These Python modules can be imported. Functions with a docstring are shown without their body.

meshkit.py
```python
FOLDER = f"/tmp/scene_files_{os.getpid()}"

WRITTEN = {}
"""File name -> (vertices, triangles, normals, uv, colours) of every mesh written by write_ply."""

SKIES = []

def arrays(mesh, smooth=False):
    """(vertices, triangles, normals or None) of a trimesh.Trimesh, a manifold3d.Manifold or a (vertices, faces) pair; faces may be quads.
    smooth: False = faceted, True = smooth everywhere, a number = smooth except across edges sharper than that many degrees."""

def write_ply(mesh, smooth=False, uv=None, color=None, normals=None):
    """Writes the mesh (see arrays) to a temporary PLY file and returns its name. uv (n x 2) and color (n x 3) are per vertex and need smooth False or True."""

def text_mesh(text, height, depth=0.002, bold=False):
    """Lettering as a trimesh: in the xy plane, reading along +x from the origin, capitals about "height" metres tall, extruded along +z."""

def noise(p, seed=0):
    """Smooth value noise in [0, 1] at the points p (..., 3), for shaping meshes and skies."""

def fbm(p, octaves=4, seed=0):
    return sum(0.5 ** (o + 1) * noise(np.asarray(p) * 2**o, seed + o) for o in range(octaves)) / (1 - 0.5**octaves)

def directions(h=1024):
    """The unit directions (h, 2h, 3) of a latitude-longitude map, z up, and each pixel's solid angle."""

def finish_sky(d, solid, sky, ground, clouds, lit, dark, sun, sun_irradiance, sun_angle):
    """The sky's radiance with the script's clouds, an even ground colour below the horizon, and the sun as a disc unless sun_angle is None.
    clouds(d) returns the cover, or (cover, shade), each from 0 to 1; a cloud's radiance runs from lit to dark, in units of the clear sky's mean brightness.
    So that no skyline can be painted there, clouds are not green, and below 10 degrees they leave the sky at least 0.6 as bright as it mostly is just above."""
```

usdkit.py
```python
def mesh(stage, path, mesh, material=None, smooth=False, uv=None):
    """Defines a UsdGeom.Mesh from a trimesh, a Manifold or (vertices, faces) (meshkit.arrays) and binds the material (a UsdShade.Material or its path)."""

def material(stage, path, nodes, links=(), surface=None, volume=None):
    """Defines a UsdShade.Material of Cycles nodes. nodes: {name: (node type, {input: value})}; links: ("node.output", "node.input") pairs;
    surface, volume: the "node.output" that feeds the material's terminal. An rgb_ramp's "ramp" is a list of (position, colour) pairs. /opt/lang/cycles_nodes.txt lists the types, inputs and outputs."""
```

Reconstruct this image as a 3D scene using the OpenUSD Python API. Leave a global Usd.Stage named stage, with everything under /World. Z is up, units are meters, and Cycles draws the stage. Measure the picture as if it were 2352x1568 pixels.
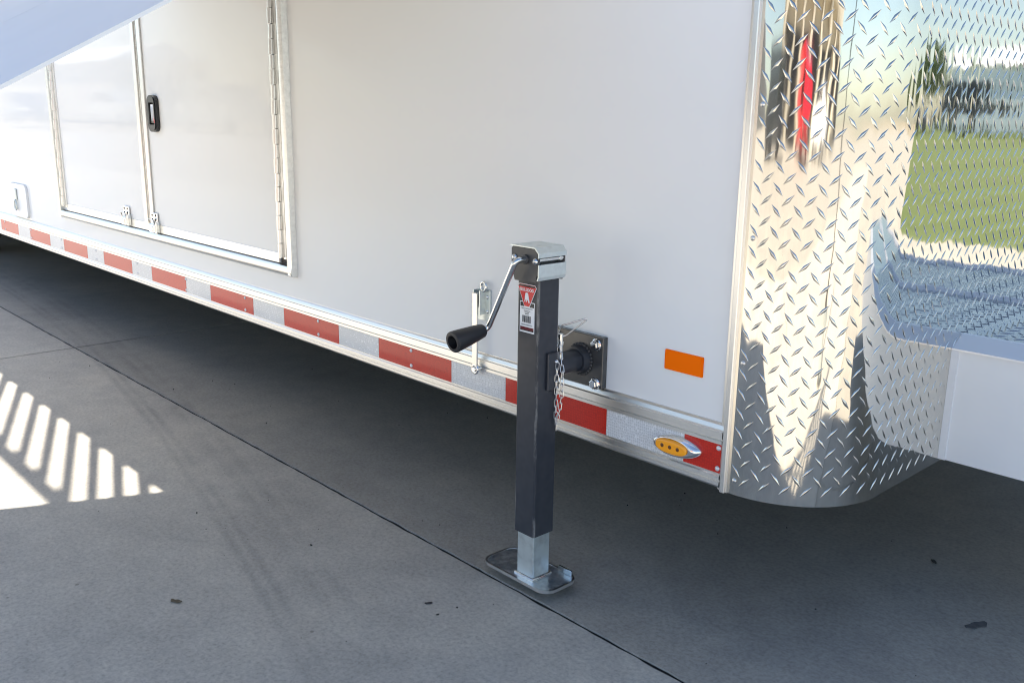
import math, random
import numpy as np, trimesh, usdkit, meshkit
from shapely.geometry import Polygon, box as sbox
from pxr import Usd, UsdGeom, UsdLux, UsdShade, Gf, Sdf, Vt

rng = np.random.default_rng(7)
stage = Usd.Stage.CreateInMemory()
UsdGeom.SetStageUpAxis(stage, UsdGeom.Tokens.z)
UsdGeom.SetStageMetersPerUnit(stage, 1.0)
UsdGeom.Xform.Define(stage, '/World')
UsdGeom.Scope.Define(stage, '/World/Looks')

# ------------------------------------------------------------------ camera, sky, sun
cam = UsdGeom.Camera.Define(stage, '/World/camera')
YAW, PITCH, ROLL = -0.818508712, -0.241335647, 0.0142346032
fw = np.array([math.sin(YAW) * math.cos(PITCH), math.cos(YAW) * math.cos(PITCH), math.sin(PITCH)])
rt = np.array([math.cos(YAW), -math.sin(YAW), 0]); up = np.cross(rt, fw)
rt, up = math.cos(ROLL) * rt + math.sin(ROLL) * up, -math.sin(ROLL) * rt + math.cos(ROLL) * up
m = Gf.Matrix4d(*rt, 0, *up, 0, *(-fw), 0, 0.8959, -1.2502, 0.8743, 1)
cam.AddTransformOp().Set(m)
cam.CreateHorizontalApertureAttr(36.0); cam.CreateVerticalApertureAttr(24.0)
cam.CreateFocalLengthAttr(32.37); cam.CreateClippingRangeAttr(Gf.Vec2f(0.05, 3000))
cam.CreateExposureAttr(1.57)

SUN_EL, LDX, LDY = math.radians(52.5), 0.94, -0.342           # sunlight travels towards +x, -y
tox, toy = -LDX, -LDY
usdkit.material(stage, '/World/Looks/sky', {
    'sky': ('sky_texture', {'sky_type': 'single_scattering', 'sun_disc': False, 'sun_elevation': SUN_EL, 'sun_rotation': math.atan2(tox, toy), 'altitude': 200.0, 'air_density': 1.0, 'aerosol_density': 1.0}),
    'bg': ('background_shader', {'strength': 0.075})}, [('sky.color', 'bg.color')], surface='bg.background')
dome = UsdLux.DomeLight.Define(stage, '/World/sky')
UsdShade.MaterialBindingAPI.Apply(dome.GetPrim()).Bind(UsdShade.Material.Get(stage, '/World/Looks/sky'))
sun = UsdLux.DistantLight.Define(stage, '/World/sun')
sun.CreateIntensityAttr(1.2); sun.CreateAngleAttr(0.5); sun.CreateColorAttr(Gf.Vec3f(1.0, 0.92, 0.80))
sun.GetPrim().CreateAttribute('inputs:normalize', Sdf.ValueTypeNames.Bool).Set(True)
sd = np.array([LDX * math.cos(SUN_EL), LDY * math.cos(SUN_EL), -math.sin(SUN_EL)]); sd /= np.linalg.norm(sd)
zz = -sd; xx = np.cross([0, 0, 1], zz); xx /= np.linalg.norm(xx); yy = np.cross(zz, xx)
sun.AddTransformOp().Set(Gf.Matrix4d(*xx, 0, *yy, 0, *zz, 0, 0, 0, 20, 1))

# ------------------------------------------------------------------ materials
def mat(name, nodes, links, surface='p.BSDF'):
    return usdkit.material(stage, f'/World/Looks/{name}', nodes, links, surface=surface)

def plain(name, col, rough=0.5, metal=0.0, coat=0.0, spec=0.5, var=0.0, scale=30.0, bump=0.0, bscale=200.0, stretch=(1, 1, 1), rvar=0.0, coat_rough=0.03, emit=None):
    n = {'p': ('principled_bsdf', {'base_color': col, 'roughness': rough, 'metallic': metal, 'coat_weight': coat, 'coat_roughness': coat_rough, 'specular_ior_level': spec})}
    l = []
    if var or bump or rvar:
        n['g'] = ('geometry', {}); n['m'] = ('mapping', {'scale': stretch}); l += [('g.position', 'm.vector')]
    if var:
        n['n'] = ('noise_texture', {'scale': scale, 'detail': 5.0, 'roughness': 0.6})
        n['r'] = ('rgb_ramp', {'ramp': [(0.25, tuple(c * (1 - var) for c in col)), (0.75, tuple(min(1, c * (1 + var)) for c in col))]})
        l += [('m.vector', 'n.vector'), ('n.fac', 'r.fac'), ('r.color', 'p.base_color')]
    if rvar:
        n['n3'] = ('noise_texture', {'scale': scale * 0.7, 'detail': 4.0})
        n['mr'] = ('map_range', {'from_min': 0.3, 'from_max': 0.7, 'to_min': max(0.02, rough - rvar), 'to_max': rough + rvar})
        l += [('m.vector', 'n3.vector'), ('n3.fac', 'mr.value'), ('mr.result', 'p.roughness')]
    if bump:
        n['n2'] = ('noise_texture', {'scale': bscale, 'detail': 3.0})
        n['b'] = ('bump', {'strength': 1.0, 'distance': bump})
        l += [('m.vector', 'n2.vector'), ('n2.fac', 'b.height'), ('b.normal', 'p.normal')]
    return mat(name, n, l)

WHITE = plain('white_paint', (0.80, 0.80, 0.79), 0.045, spec=0.1, bump=0.0005, bscale=2.2, stretch=(1, 1, 0.6))
WHITE2 = plain('white_panel', (0.85, 0.85, 0.84), 0.35, var=0.02, scale=4)
WHITEFLAP = plain('white_flap', (0.80, 0.80, 0.80), 0.5, var=0.02, scale=3, spec=0.2)
ALU = plain('mill_aluminium', (0.84, 0.83, 0.80), 0.32, metal=1.0, var=0.02, scale=60, stretch=(0.04, 1, 1), rvar=0.03)
ALUV = plain('anodised_aluminium', (0.82, 0.81, 0.78), 0.30, metal=1.0, var=0.012, scale=40, stretch=(1, 1, 0.05), rvar=0.02)
TREAD = plain('polished_tread_plate', (0.75, 0.72, 0.655), 0.055, metal=1.0, bump=0.0024, bscale=10, stretch=(1, 1, 0.3), rvar=0.03, var=0.03, scale=14)
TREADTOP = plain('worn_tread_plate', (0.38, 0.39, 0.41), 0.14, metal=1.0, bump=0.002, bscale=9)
CHROME = plain('chrome', (0.90, 0.90, 0.90), 0.05, metal=1.0)
ZINC = plain('zinc_plate', (0.66, 0.71, 0.70), 0.36, metal=0.9, var=0.05, scale=50, rvar=0.06)
FOOTZ = plain('foot_zinc', (0.80, 0.83, 0.84), 0.26, metal=0.85, var=0.15, scale=50, rvar=0.1)
ZINCB = plain('bright_zinc', (0.78, 0.80, 0.80), 0.16, metal=1.0, var=0.08, scale=120, rvar=0.06)
WIRE = plain('bright_wire', (0.85, 0.85, 0.84), 0.25, metal=1.0)
RIVET = plain('rivet_aluminium', (0.75, 0.75, 0.76), 0.4, metal=0.6)
BLACKTUBE = mat('black_powder_coat', {
    'g': ('geometry', {}), 'n': ('noise_texture', {'scale': 60.0, 'detail': 6.0}), 'm': ('mapping', {'scale': (40, 40, 9)}), 'n2': ('noise_texture', {'scale': 1.0, 'detail': 6.0, 'roughness': 0.7}),
    'r': ('rgb_ramp', {'ramp': [(0.3, (0.020, 0.022, 0.028)), (0.7, (0.032, 0.034, 0.040))]}),
    's': ('vector_math', {'math_type': 'subtract', 'vector2': (-.2430, -.1213, 0.0)}), 'a': ('vector_math', {'math_type': 'absolute'}), 'dt': ('vector_math', {'math_type': 'dot_product', 'vector2': (1, 1, 0)}),
    'e': ('map_range', {'from_min': 0.0478, 'from_max': 0.0500, 'to_min': 0.0, 'to_max': 1.0, 'clamp': True}), 'e2': ('map_range', {'from_min': 0.0545, 'from_max': 0.0550, 'to_min': 1.0, 'to_max': 0.0, 'clamp': True}),
    'w': ('map_range', {'from_min': 0.50, 'from_max': 0.62, 'to_min': 0.0, 'to_max': 0.9, 'clamp': True}), 'mul': ('math', {'math_type': 'multiply'}), 'mul2': ('math', {'math_type': 'multiply'}),
    'mx': ('mix', {'color2': (0.22, 0.21, 0.20)}), 'p': ('principled_bsdf', {'roughness': 0.36})},
    [('g.position', 'n.vector'), ('n.fac', 'r.fac'), ('g.position', 'm.vector'), ('m.vector', 'n2.vector'), ('n2.fac', 'w.value'), ('g.position', 's.vector1'), ('s.vector', 'a.vector1'), ('a.vector', 'dt.vector1'),
     ('dt.value', 'e.value'), ('dt.value', 'e2.value'), ('e.result', 'mul.value1'), ('w.result', 'mul.value2'), ('mul.value', 'mul2.value1'), ('e2.result', 'mul2.value2'), ('mul2.value', 'mx.fac'), ('r.color', 'mx.color1'), ('mx.color', 'p.base_color')])
DARKSTEEL = plain('dark_head_steel', (0.055, 0.054, 0.054), 0.38, var=0.2, scale=60)
BLACKPLATE = plain('black_mount_plate', (0.075, 0.073, 0.07), 0.22, metal=0.35, coat=0.2, var=0.2, scale=40)
RUBBER = plain('black_rubber', (0.016, 0.016, 0.018), 0.42, bump=0.0002, bscale=900)
BLACKPL = plain('black_plastic', (0.02, 0.021, 0.023), 0.3)
DARK = plain('dark_underbody', (0.02, 0.02, 0.02), 0.7)
GASKET = plain('dark_gasket', (0.05, 0.04, 0.035), 0.7)
ORANGE = plain('orange_reflector', (1.0, 0.165, 0.0), 0.5, spec=0.06)
STK_W = plain('sticker_white', (0.80, 0.80, 0.80), 0.3); STK_R = plain('sticker_red', (0.60, 0.03, 0.03), 0.3)
STK_K = plain('sticker_black', (0.02, 0.02, 0.02), 0.3); STK_M = plain('sticker_maroon', (0.12, 0.015, 0.02), 0.3)
STK_G = plain('sticker_grey', (0.22, 0.22, 0.22), 0.4)
AMBER = mat('amber_lens', {'p': ('principled_bsdf', {'base_color': (1.0, 0.38, 0.01), 'roughness': 0.1, 'transmission_weight': 0.0, 'coat_weight': 0.5})}, [])
LED = plain('led_dark', (0.12, 0.04, 0.01), 0.3)
GLASSK = plain('dark_car_glass', (0.01, 0.012, 0.014), 0.04, spec=0.8)

def tape(name, c1, c2, rough):
    return mat(name, {'g': ('geometry', {}), 'm': ('mapping', {'scale': (1, 1, 0.9)}), 'v': ('voronoi_texture', {'scale': 215.0, 'randomness': 0.35, 'feature': 'distance_to_edge'}),
        'r': ('rgb_ramp', {'ramp': [(0.03, c2), (0.14, c1)]}), 'n': ('noise_texture', {'scale': 6.0, 'detail': 3.0}),
        'mx': ('mix', {'mix_type': 'multiply', 'fac': 0.25}), 'rr': ('rgb_ramp', {'ramp': [(0.3, (0.7, 0.7, 0.7)), (0.7, (1, 1, 1))]}),
        'p': ('principled_bsdf', {'roughness': rough, 'coat_weight': 0.45, 'coat_roughness': 0.07, 'specular_ior_level': 0.35})},
        [('g.position', 'm.vector'), ('m.vector', 'v.vector'), ('v.distance', 'r.fac'), ('g.position', 'n.vector'), ('n.fac', 'rr.fac'), ('r.color', 'mx.color1'), ('rr.color', 'mx.color2'), ('mx.color', 'p.base_color')])
TAPE_R = tape('red_reflective_tape', (0.56, 0.018, 0.006), (0.44, 0.012, 0.005), 0.35)
TAPE_W = tape('white_reflective_tape', (0.58, 0.58, 0.58), (0.78, 0.78, 0.78), 0.35)

# concrete: fine mottling, pits, faint warm and cool patches, a curved band of tyre marks
def concrete(name, k):
  return mat(name, {
    'g': ('geometry', {}), 'n1': ('noise_texture', {'scale': 1.6, 'detail': 6.0, 'roughness': 0.6}), 'n2': ('noise_texture', {'scale': 120.0, 'detail': 6.0, 'roughness': 0.75}), 'n3': ('noise_texture', {'scale': 14.0, 'detail': 8.0, 'roughness': 0.7}),
    'r1': ('rgb_ramp', {'ramp': [(0.3, (0.335 * k, 0.314 * k, 0.278 * k)), (0.5, (0.402 * k, 0.375 * k, 0.328 * k)), (0.7, (0.474 * k, 0.434 * k, 0.366 * k))]}),
    'r2': ('rgb_ramp', {'ramp': [(0.25, (0.55, 0.55, 0.55)), (0.5, (1, 1, 1)), (0.75, (1.32, 1.32, 1.32))]}), 'm2': ('mix', {'mix_type': 'multiply', 'fac': 0.85}),
    'r3': ('rgb_ramp', {'ramp': [(0.3, (0.84, 0.84, 0.85)), (0.7, (1.1, 1.1, 1.09))]}), 'm3': ('mix', {'mix_type': 'multiply', 'fac': 0.9}),
    'vo': ('voronoi_texture', {'scale': 11.0, 'randomness': 1.0}), 'vr': ('rgb_ramp', {'ramp': [(0.0, (0.35, 0.33, 0.3)), (0.035, (0.5, 0.5, 0.5)), (0.05, (1, 1, 1))]}), 'mv': ('mix', {'mix_type': 'multiply', 'fac': 0.0}),
    'vn': ('noise_texture', {'scale': 3.1, 'detail': 2.0}), 'vm': ('map_range', {'from_min': 0.56, 'from_max': 0.6, 'to_min': 0.0, 'to_max': 0.8, 'clamp': True}),
    # tyre marks: distance from the centre of the turning circle
    'c': ('vector_math', {'math_type': 'subtract', 'vector2': (-4.764, -17.659, 0.0)}), 'cl': ('vector_math', {'math_type': 'length'}),
    'd': ('math', {'math_type': 'subtract', 'value2': 17.73}),
    'b1': ('rgb_ramp', {'ramp': [(0.0, (0, 0, 0)), (0.30, (0, 0, 0)), (0.33, (.8, .8, .8)), (0.36, (.2, .2, .2)), (0.385, (.9, .9, .9)), (0.42, (.25, .25, .25)), (0.46, (.35, .35, .35)), (0.52, (.8, .8, .8)), (0.55, (.3, .3, .3)), (0.60, (.7, .7, .7)), (0.635, (.15, .15, .15)), (0.7, (.3, .3, .3)), (0.8, (0, 0, 0)), (1, (0, 0, 0))]}),
    'dm': ('map_range', {'from_min': -0.25, 'from_max': 0.25, 'to_min': 0.0, 'to_max': 1.0, 'clamp': True}), 'tn': ('noise_texture', {'scale': 5.0, 'detail': 4.0}), 'tm': ('map_range', {'from_min': 0.35, 'from_max': 0.65, 'to_min': 0.05, 'to_max': 0.42, 'clamp': True}),
    'tf': ('math', {'math_type': 'multiply'}), 'sx': ('separate_xyz', {}), 'fx': ('map_range', {'from_min': -0.9, 'from_max': 0.5, 'to_min': 1.0, 'to_max': 0.15, 'clamp': True}), 'tf2': ('math', {'math_type': 'multiply'}),
    'mt': ('mix', {'mix_type': 'mix', 'color2': (0.085, 0.085, 0.09)}), 'oi': ('object_info', {}), 'orr': ('map_range', {'to_min': 0.97, 'to_max': 1.03}), 'mo': ('mix', {'mix_type': 'multiply', 'fac': 1.0}), 'oc': ('combine_color', {}),
    'bp': ('bump', {'strength': 0.6, 'distance': 0.0012}), 'p': ('principled_bsdf', {'roughness': 0.62, 'specular_ior_level': 0.45})},
    [('g.position', 'n1.vector'), ('g.position', 'n2.vector'), ('g.position', 'n3.vector'), ('n1.fac', 'r1.fac'), ('n2.fac', 'r2.fac'), ('n3.fac', 'r3.fac'), ('r1.color', 'm2.color1'), ('r2.color', 'm2.color2'), ('m2.color', 'm3.color1'), ('r3.color', 'm3.color2'),
     ('g.position', 'vo.vector'), ('vo.distance', 'vr.fac'), ('g.position', 'vn.vector'), ('vn.fac', 'vm.value'), ('vm.result', 'mv.fac'), ('m3.color', 'mv.color1'), ('vr.color', 'mv.color2'),
     ('g.position', 'c.vector1'), ('c.vector', 'cl.vector1'), ('cl.value', 'd.value1'), ('d.value', 'dm.value'), ('dm.result', 'b1.fac'), ('g.position', 'tn.vector'), ('tn.fac', 'tm.value'), ('b1.color', 'tf.value1'), ('tm.result', 'tf.value2'),
     ('g.position', 'sx.vector'), ('sx.x', 'fx.value'), ('tf.value', 'tf2.value1'), ('fx.result', 'tf2.value2'), ('tf2.value', 'mt.fac'), ('mv.color', 'mt.color1'),
     ('oi.random', 'orr.value'), ('orr.result', 'oc.r'), ('orr.result', 'oc.g'), ('orr.result', 'oc.b'), ('mt.color', 'mo.color1'), ('oc.color', 'mo.color2'), ('mo.color', 'p.base_color'), ('n2.fac', 'bp.height'), ('bp.normal', 'p.normal')])
CON, CON_L = concrete('worn_concrete', 0.93), concrete('pale_worn_concrete', 1.22)  # second copy lightened so the near row looks better lit; light put into colour
JOINT = plain('joint_dirt', (0.018, 0.017, 0.016), 0.9, var=0.4, scale=60)
GRASS = plain('mown_grass', (0.085, 0.115, 0.028), 0.8, var=0.25, scale=1.2)
SOIL = plain('dry_soil', (0.28, 0.24, 0.17), 0.9, var=0.15, scale=0.5)

# ------------------------------------------------------------------ helpers
used = {}
def path_of(name, parent=None):
    base = f"{parent.GetPath() if parent is not None else '/World'}/{name}"
    k = used.get(base, -1) + 1; used[base] = k
    return base if k == 0 else f'{base}_{k:03d}'
def tag(prim, label=None, cat=None, group=None, kind=None):
    for k, v in (('label', label), ('category', cat), ('group', group), ('kind', kind)):
        if v: prim.SetCustomDataByKey(k, v)
    return prim
def thing(name, label=None, cat=None, group=None, kind=None, loc=(0, 0, 0), rz=0, parent=None):
    x = UsdGeom.Xform.Define(stage, path_of(name, parent))
    if any(loc): x.AddTranslateOp().Set(Gf.Vec3d(*loc))
    if rz: x.AddRotateZOp().Set(rz)
    return tag(x.GetPrim(), label, cat, group, kind)
def obj(name, mesh, material, parent=None, smooth=False, **kw):
    if isinstance(mesh, list): mesh = trimesh.util.concatenate(mesh)
    p = usdkit.mesh(stage, path_of(name, parent), mesh, material, smooth).GetPrim()
    return tag(p, **kw)
def dup(src, loc, rz=0, label=None, group=None, scale=None):
    was = src.GetCustomData()
    x = UsdGeom.Xform.Define(stage, path_of(src.GetName()))
    x.GetPrim().GetReferences().AddInternalReference(src.GetPath())
    x.ClearXformOpOrder()
    x.AddTranslateOp(opSuffix='c').Set(Gf.Vec3d(*loc))
    if rz: x.AddRotateZOp(opSuffix='c').Set(rz)
    if scale: x.AddScaleOp(opSuffix='c').Set(Gf.Vec3f(*scale))
    x.GetPrim().SetInstanceable(True)
    return tag(x.GetPrim(), label or was.get('label'), was.get('category'), group or was.get('group'))
def bx(x0, x1, y0, y1, z0, z1, c=0.0):
    """box, its edges chamfered by c"""
    if not c:
        b = trimesh.creation.box((x1 - x0, y1 - y0, z1 - z0)); b.apply_translation(((x0 + x1) / 2, (y0 + y1) / 2, (z0 + z1) / 2)); return b
    h = np.array([x1 - x0, y1 - y0, z1 - z0]) / 2; o = np.array([x0 + x1, y0 + y1, z0 + z1]) / 2
    pts = [np.array([sx, sy, sz]) * (h - c * np.array(k)) + o for sx in (-1, 1) for sy in (-1, 1) for sz in (-1, 1) for k in ((0, 1, 1), (1, 0, 1), (1, 1, 0))]
    return trimesh.convex.convex_hull(np.array(pts))
def tube(path, r, n=12, closed=False, caps=True):
    P = np.array(path, float); k = len(P); R = np.broadcast_to(np.asarray(r, float), (k,))
    T = np.array([(P[(i + 1) % k] - P[i - 1]) if closed else P[min(i + 1, k - 1)] - P[max(i - 1, 0)] for i in range(k)]); T /= np.linalg.norm(T, axis=1)[:, None]
    u = np.cross(T[0], [0.123, 0.456, 0.881]); u /= np.linalg.norm(u); V = []
    for i in range(k):
        u = u - T[i] * (u @ T[i]); u /= np.linalg.norm(u); w = np.cross(T[i], u)
        a = np.arange(n) / n * 2 * np.pi
        V.append(P[i] + R[i] * (np.cos(a)[:, None] * u + np.sin(a)[:, None] * w))
    V = np.vstack(V); F = []
    for i in range(k if closed else k - 1):
        for j in range(n):
            a, b = i * n + j, i * n + (j + 1) % n; c, d = ((i + 1) % k) * n + (j + 1) % n, ((i + 1) % k) * n + j
            F += [[a, b, c], [a, c, d]]
    if caps and not closed:
        V = np.vstack([V, P[0], P[-1]])
        for j in range(n):
            F += [[len(V) - 2, (j + 1) % n, j], [len(V) - 1, (k - 1) * n + j, (k - 1) * n + (j + 1) % n]]
    t = trimesh.Trimesh(V, F, process=False)
    return t
def cyl(p, q, r, n=20): return tube([p, q], r, n)
def lathe(profile, p, axis, n=28):
    """(distance along axis, radius) pairs turned about the axis through p"""
    A = np.array(axis, float); A /= np.linalg.norm(A); k = len(profile)
    u = np.cross(A, [0.3, 0.5, 0.81]); u /= np.linalg.norm(u); w = np.cross(A, u); a = np.arange(n) / n * 2 * np.pi
    V = np.vstack([np.array(p) + A * t + r * (np.cos(a)[:, None] * u + np.sin(a)[:, None] * w) for t, r in profile]); F = []
    for i in range(k - 1):
        for j in range(n):
            b = i * n + (j + 1) % n; F += [[i * n + j, b, b + n], [i * n + j, b + n, i * n + j + n]]
    return trimesh.Trimesh(V, F, process=False)
def ext_x(profile, x0, x1):
    """closed (y, z) outline drawn out along x"""
    e = trimesh.creation.extrude_polygon(Polygon(profile), x1 - x0, engine='earcut')
    v = e.vertices.copy(); e.vertices = np.stack([v[:, 2] + x0, v[:, 0], v[:, 1]], 1); e.fix_normals(); return e
def ext_z(profile, z0, z1):
    e = trimesh.creation.extrude_polygon(profile if hasattr(profile, 'area') else Polygon(profile), z1 - z0, engine='earcut'); e.apply_translation((0, 0, z0)); return e
def ext_y(poly, y_front, depth):
    """(x, z) outline with its face at y_front, going back by depth in +y"""
    e = trimesh.creation.extrude_polygon(poly if hasattr(poly, 'area') else Polygon(poly), depth, engine='earcut')
    v = e.vertices.copy(); e.vertices = np.stack([v[:, 0], y_front + v[:, 2], v[:, 1]], 1); e.fix_normals(); return e
def rrect(x0, x1, z0, z1, r, n=5): return sbox(x0 + r, z0 + r, x1 - r, z1 - r).buffer(r, quad_segs=n)
def dome_head(p, axis, r, h): return lathe([(0, r), (h * .35, r * .97), (h * .7, r * .75), (h * .95, r * .35), (h, 0.0001)], p, axis, 16)
def hexbolt(p, axis, r, h):
    """hex flange bolt head"""
    A = np.array(axis, float)
    b = [lathe([(0, r * 1.32), (h * .18, r * 1.32), (h * .3, r * 1.1), (h * .3, 0.0001)], p, axis, 24)]
    k = lathe([(h * .28, r), (h * .9, r), (h, r * .82), (h, 0.0001)], p, axis, 6); b.append(k)
    return b

# ------------------------------------------------------------------ ground: slabs with sawn joints, grass beyond
pav = thing('concrete_pavement', 'grey concrete slabs with dark joints', kind='structure')
xs = [-2.680 + 3.66 * k for k in range(-9, 6)]; ys = [-0.158 + 3.66 * k for k in range(-11, 2)] + [5.75]
random.seed(3)
def edge(p, q, n, amp, seed):
    """points from p (kept) towards q (left out), the line between them chipped"""
    p, q = np.array(p), np.array(q); d = (q - p) / np.linalg.norm(q - p); nn = np.array([-d[1], d[0]]); out = [tuple(p)]
    for i in range(1, n):
        t = i / n; pt = p + (q - p) * t
        a = (meshkit.fbm(np.array([[pt[0] * 22 + seed, pt[1] * 22, seed * 1.7]]), 4)[0] - .5) * 2
        bite = meshkit.noise(np.array([[pt[0] * 9 + 3 * seed, pt[1] * 9, 5.5]]))[0]
        out.append(tuple(pt + nn * (amp * a + (amp * 4.0 * max(0, bite - .70)))))
    return out
for i in range(len(xs) - 1):
    for j in range(len(ys) - 1):
        g = 0.0044; x0, x1, y0, y1 = xs[i] + g, xs[i + 1] - g, ys[j] + g, ys[j + 1] - g
        near = xs[i] < 1.0 and xs[i + 1] > -7 and ys[j] < 2 and ys[j + 1] > -2
        n = 260 if near else 1
        P = edge((x0, y0), (x1, y0), n, 0.0036 if near else 0, 1 + i) + edge((x1, y0), (x1, y1), n, .0008 if near else 0, 2) + edge((x1, y1), (x0, y1), n, 0.0036 if near else 0, 3 + j) + edge((x0, y1), (x0, y0), n, .0008 if near else 0, 4)
        poly = Polygon(P).buffer(0)
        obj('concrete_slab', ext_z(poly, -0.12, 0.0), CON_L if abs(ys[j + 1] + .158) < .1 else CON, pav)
obj('joint_filler', bx(xs[0], xs[-1], ys[0], ys[-1], -0.2, -0.0035), JOINT, pav)
obj('grass_field', ext_z(Polygon([(-450, 5.76), (4.6, 5.76), (66, 110), (320, 505), (-450, 505)]), -.055, -.04), GRASS, kind='structure')
obj('concrete_lot', [bx(15.6, 110, -70, 70, -.2, -.06), bx(2.0, 15.59, 5.76, 70, -.2, -.06)], CON, kind='structure')
gr = trimesh.creation.box((1600, 1600, 0.3)); gr.apply_translation((0, 0, -0.36)); obj('ground', gr, SOIL, kind='structure')

# ------------------------------------------------------------------ the trailer
ROOF = 1.82
tr = thing('enclosed_trailer', 'long white enclosed trailer with storage doors, tread plate nose and striped lower rail', 'trailer')
PY = 0.008                                                      # the plane of the white side
XE, XL, XR = 0.0975, -9.0, 0.265                                   # end of the white side, far end, front wall
obj('side_panel', bx(XL, XE - .02, PY, 0.05, 0.30, ROOF), WHITE, tr)
obj('far_side_panel', bx(XL, XE - .02, 2.57, 2.61, 0.30, ROOF), WHITE2, tr)
obj('rear_wall', bx(XL, XL + .04, .05, 2.57, .30, ROOF), WHITE2, tr)
obj('roof', [bx(XL, .08, .05, 2.57, ROOF - .05, ROOF), bx(.0801, XR - .01, .19, 2.43, ROOF - .05, ROOF)], WHITE2, tr)
obj('floor_pan', [bx(XL, .08, .05, 2.57, .31, .36), bx(.0801, XR - .01, .19, 2.43, .31, .36)], DARK, tr)
for x in np.arange(-8.6, .2, .61): obj('cross_member', bx(x, x + .05, .06, 2.55, .262, .309), DARK, tr)
for y in (.55, 2.0): obj('frame_rail', bx(XL, -.35, y, y + .08, .2, .261), DARK, tr)

# lower rail: one extrusion, grooved above and below the tape
prof = [(0.05, 0.266), (0.004, 0.266), (-0.0015, 0.2685), (-0.0035, 0.272), (-0.0035, 0.2775), (-0.0005, 0.2795), (-0.0005, 0.2815), (-0.0035, 0.2835), (-0.0035, 0.2885), (-0.0008, 0.2905), (-0.0008, 0.2925), (0.0, 0.2927), (0.0, 0.3441), (-0.0020, 0.3444), (-0.0020, 0.3500), (0.0008, 0.3514), (0.0008, 0.3532), (-0.0022, 0.3545), (-0.0022, 0.3660), (0.001, 0.3675), (0.001, 0.3690), (0.0035, 0.3760), (0.0068, 0.3790), (0.0068, 0.3800), (0.05, 0.3800)]
rail = obj('lower_rail', ext_x(prof, XL, 0.0770), ALU, tr)
I = 0.0254; s = 0.0; segs = [('red', 0.0, 0.0768)]
x = 0.0
while x > -8.7:
    segs.append(('white', x - 7 * I, x)); x -= 7 * I
    segs.append(('red', x - 11 * I, x)); x -= 11 * I
for kind, a, b in segs:
    obj(f'{kind}_tape_stripe', bx(a + .0006, b - .0006, -.0006, .001, 0.2933, 0.3436), TAPE_R if kind == 'red' else TAPE_W, tr)
for x in [0.0712] + [-0.783 - 0.408 * k for k in range(0, 18)]:
    for z in (0.3010, 0.3372): obj('rivet', dome_head((x, -.0006, z), (0, -1, 0), .0046, .0028), RIVET, tr, smooth=40)

# corner trim: H-section upright between the white side and the tread plate
tp = [(0.0700, .05), (0.0700, .0050), (0.0765, .0040), (0.0785, -.0020), (0.0800, -.0034), (0.0872, -.0034), (0.0884, -.0022), (0.0884, .0012), (0.0910, .0012), (0.0910, .05)]
obj('corner_trim', ext_z([(a, b) for a, b in tp], 0.2625, ROOF), ALUV, tr)

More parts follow.
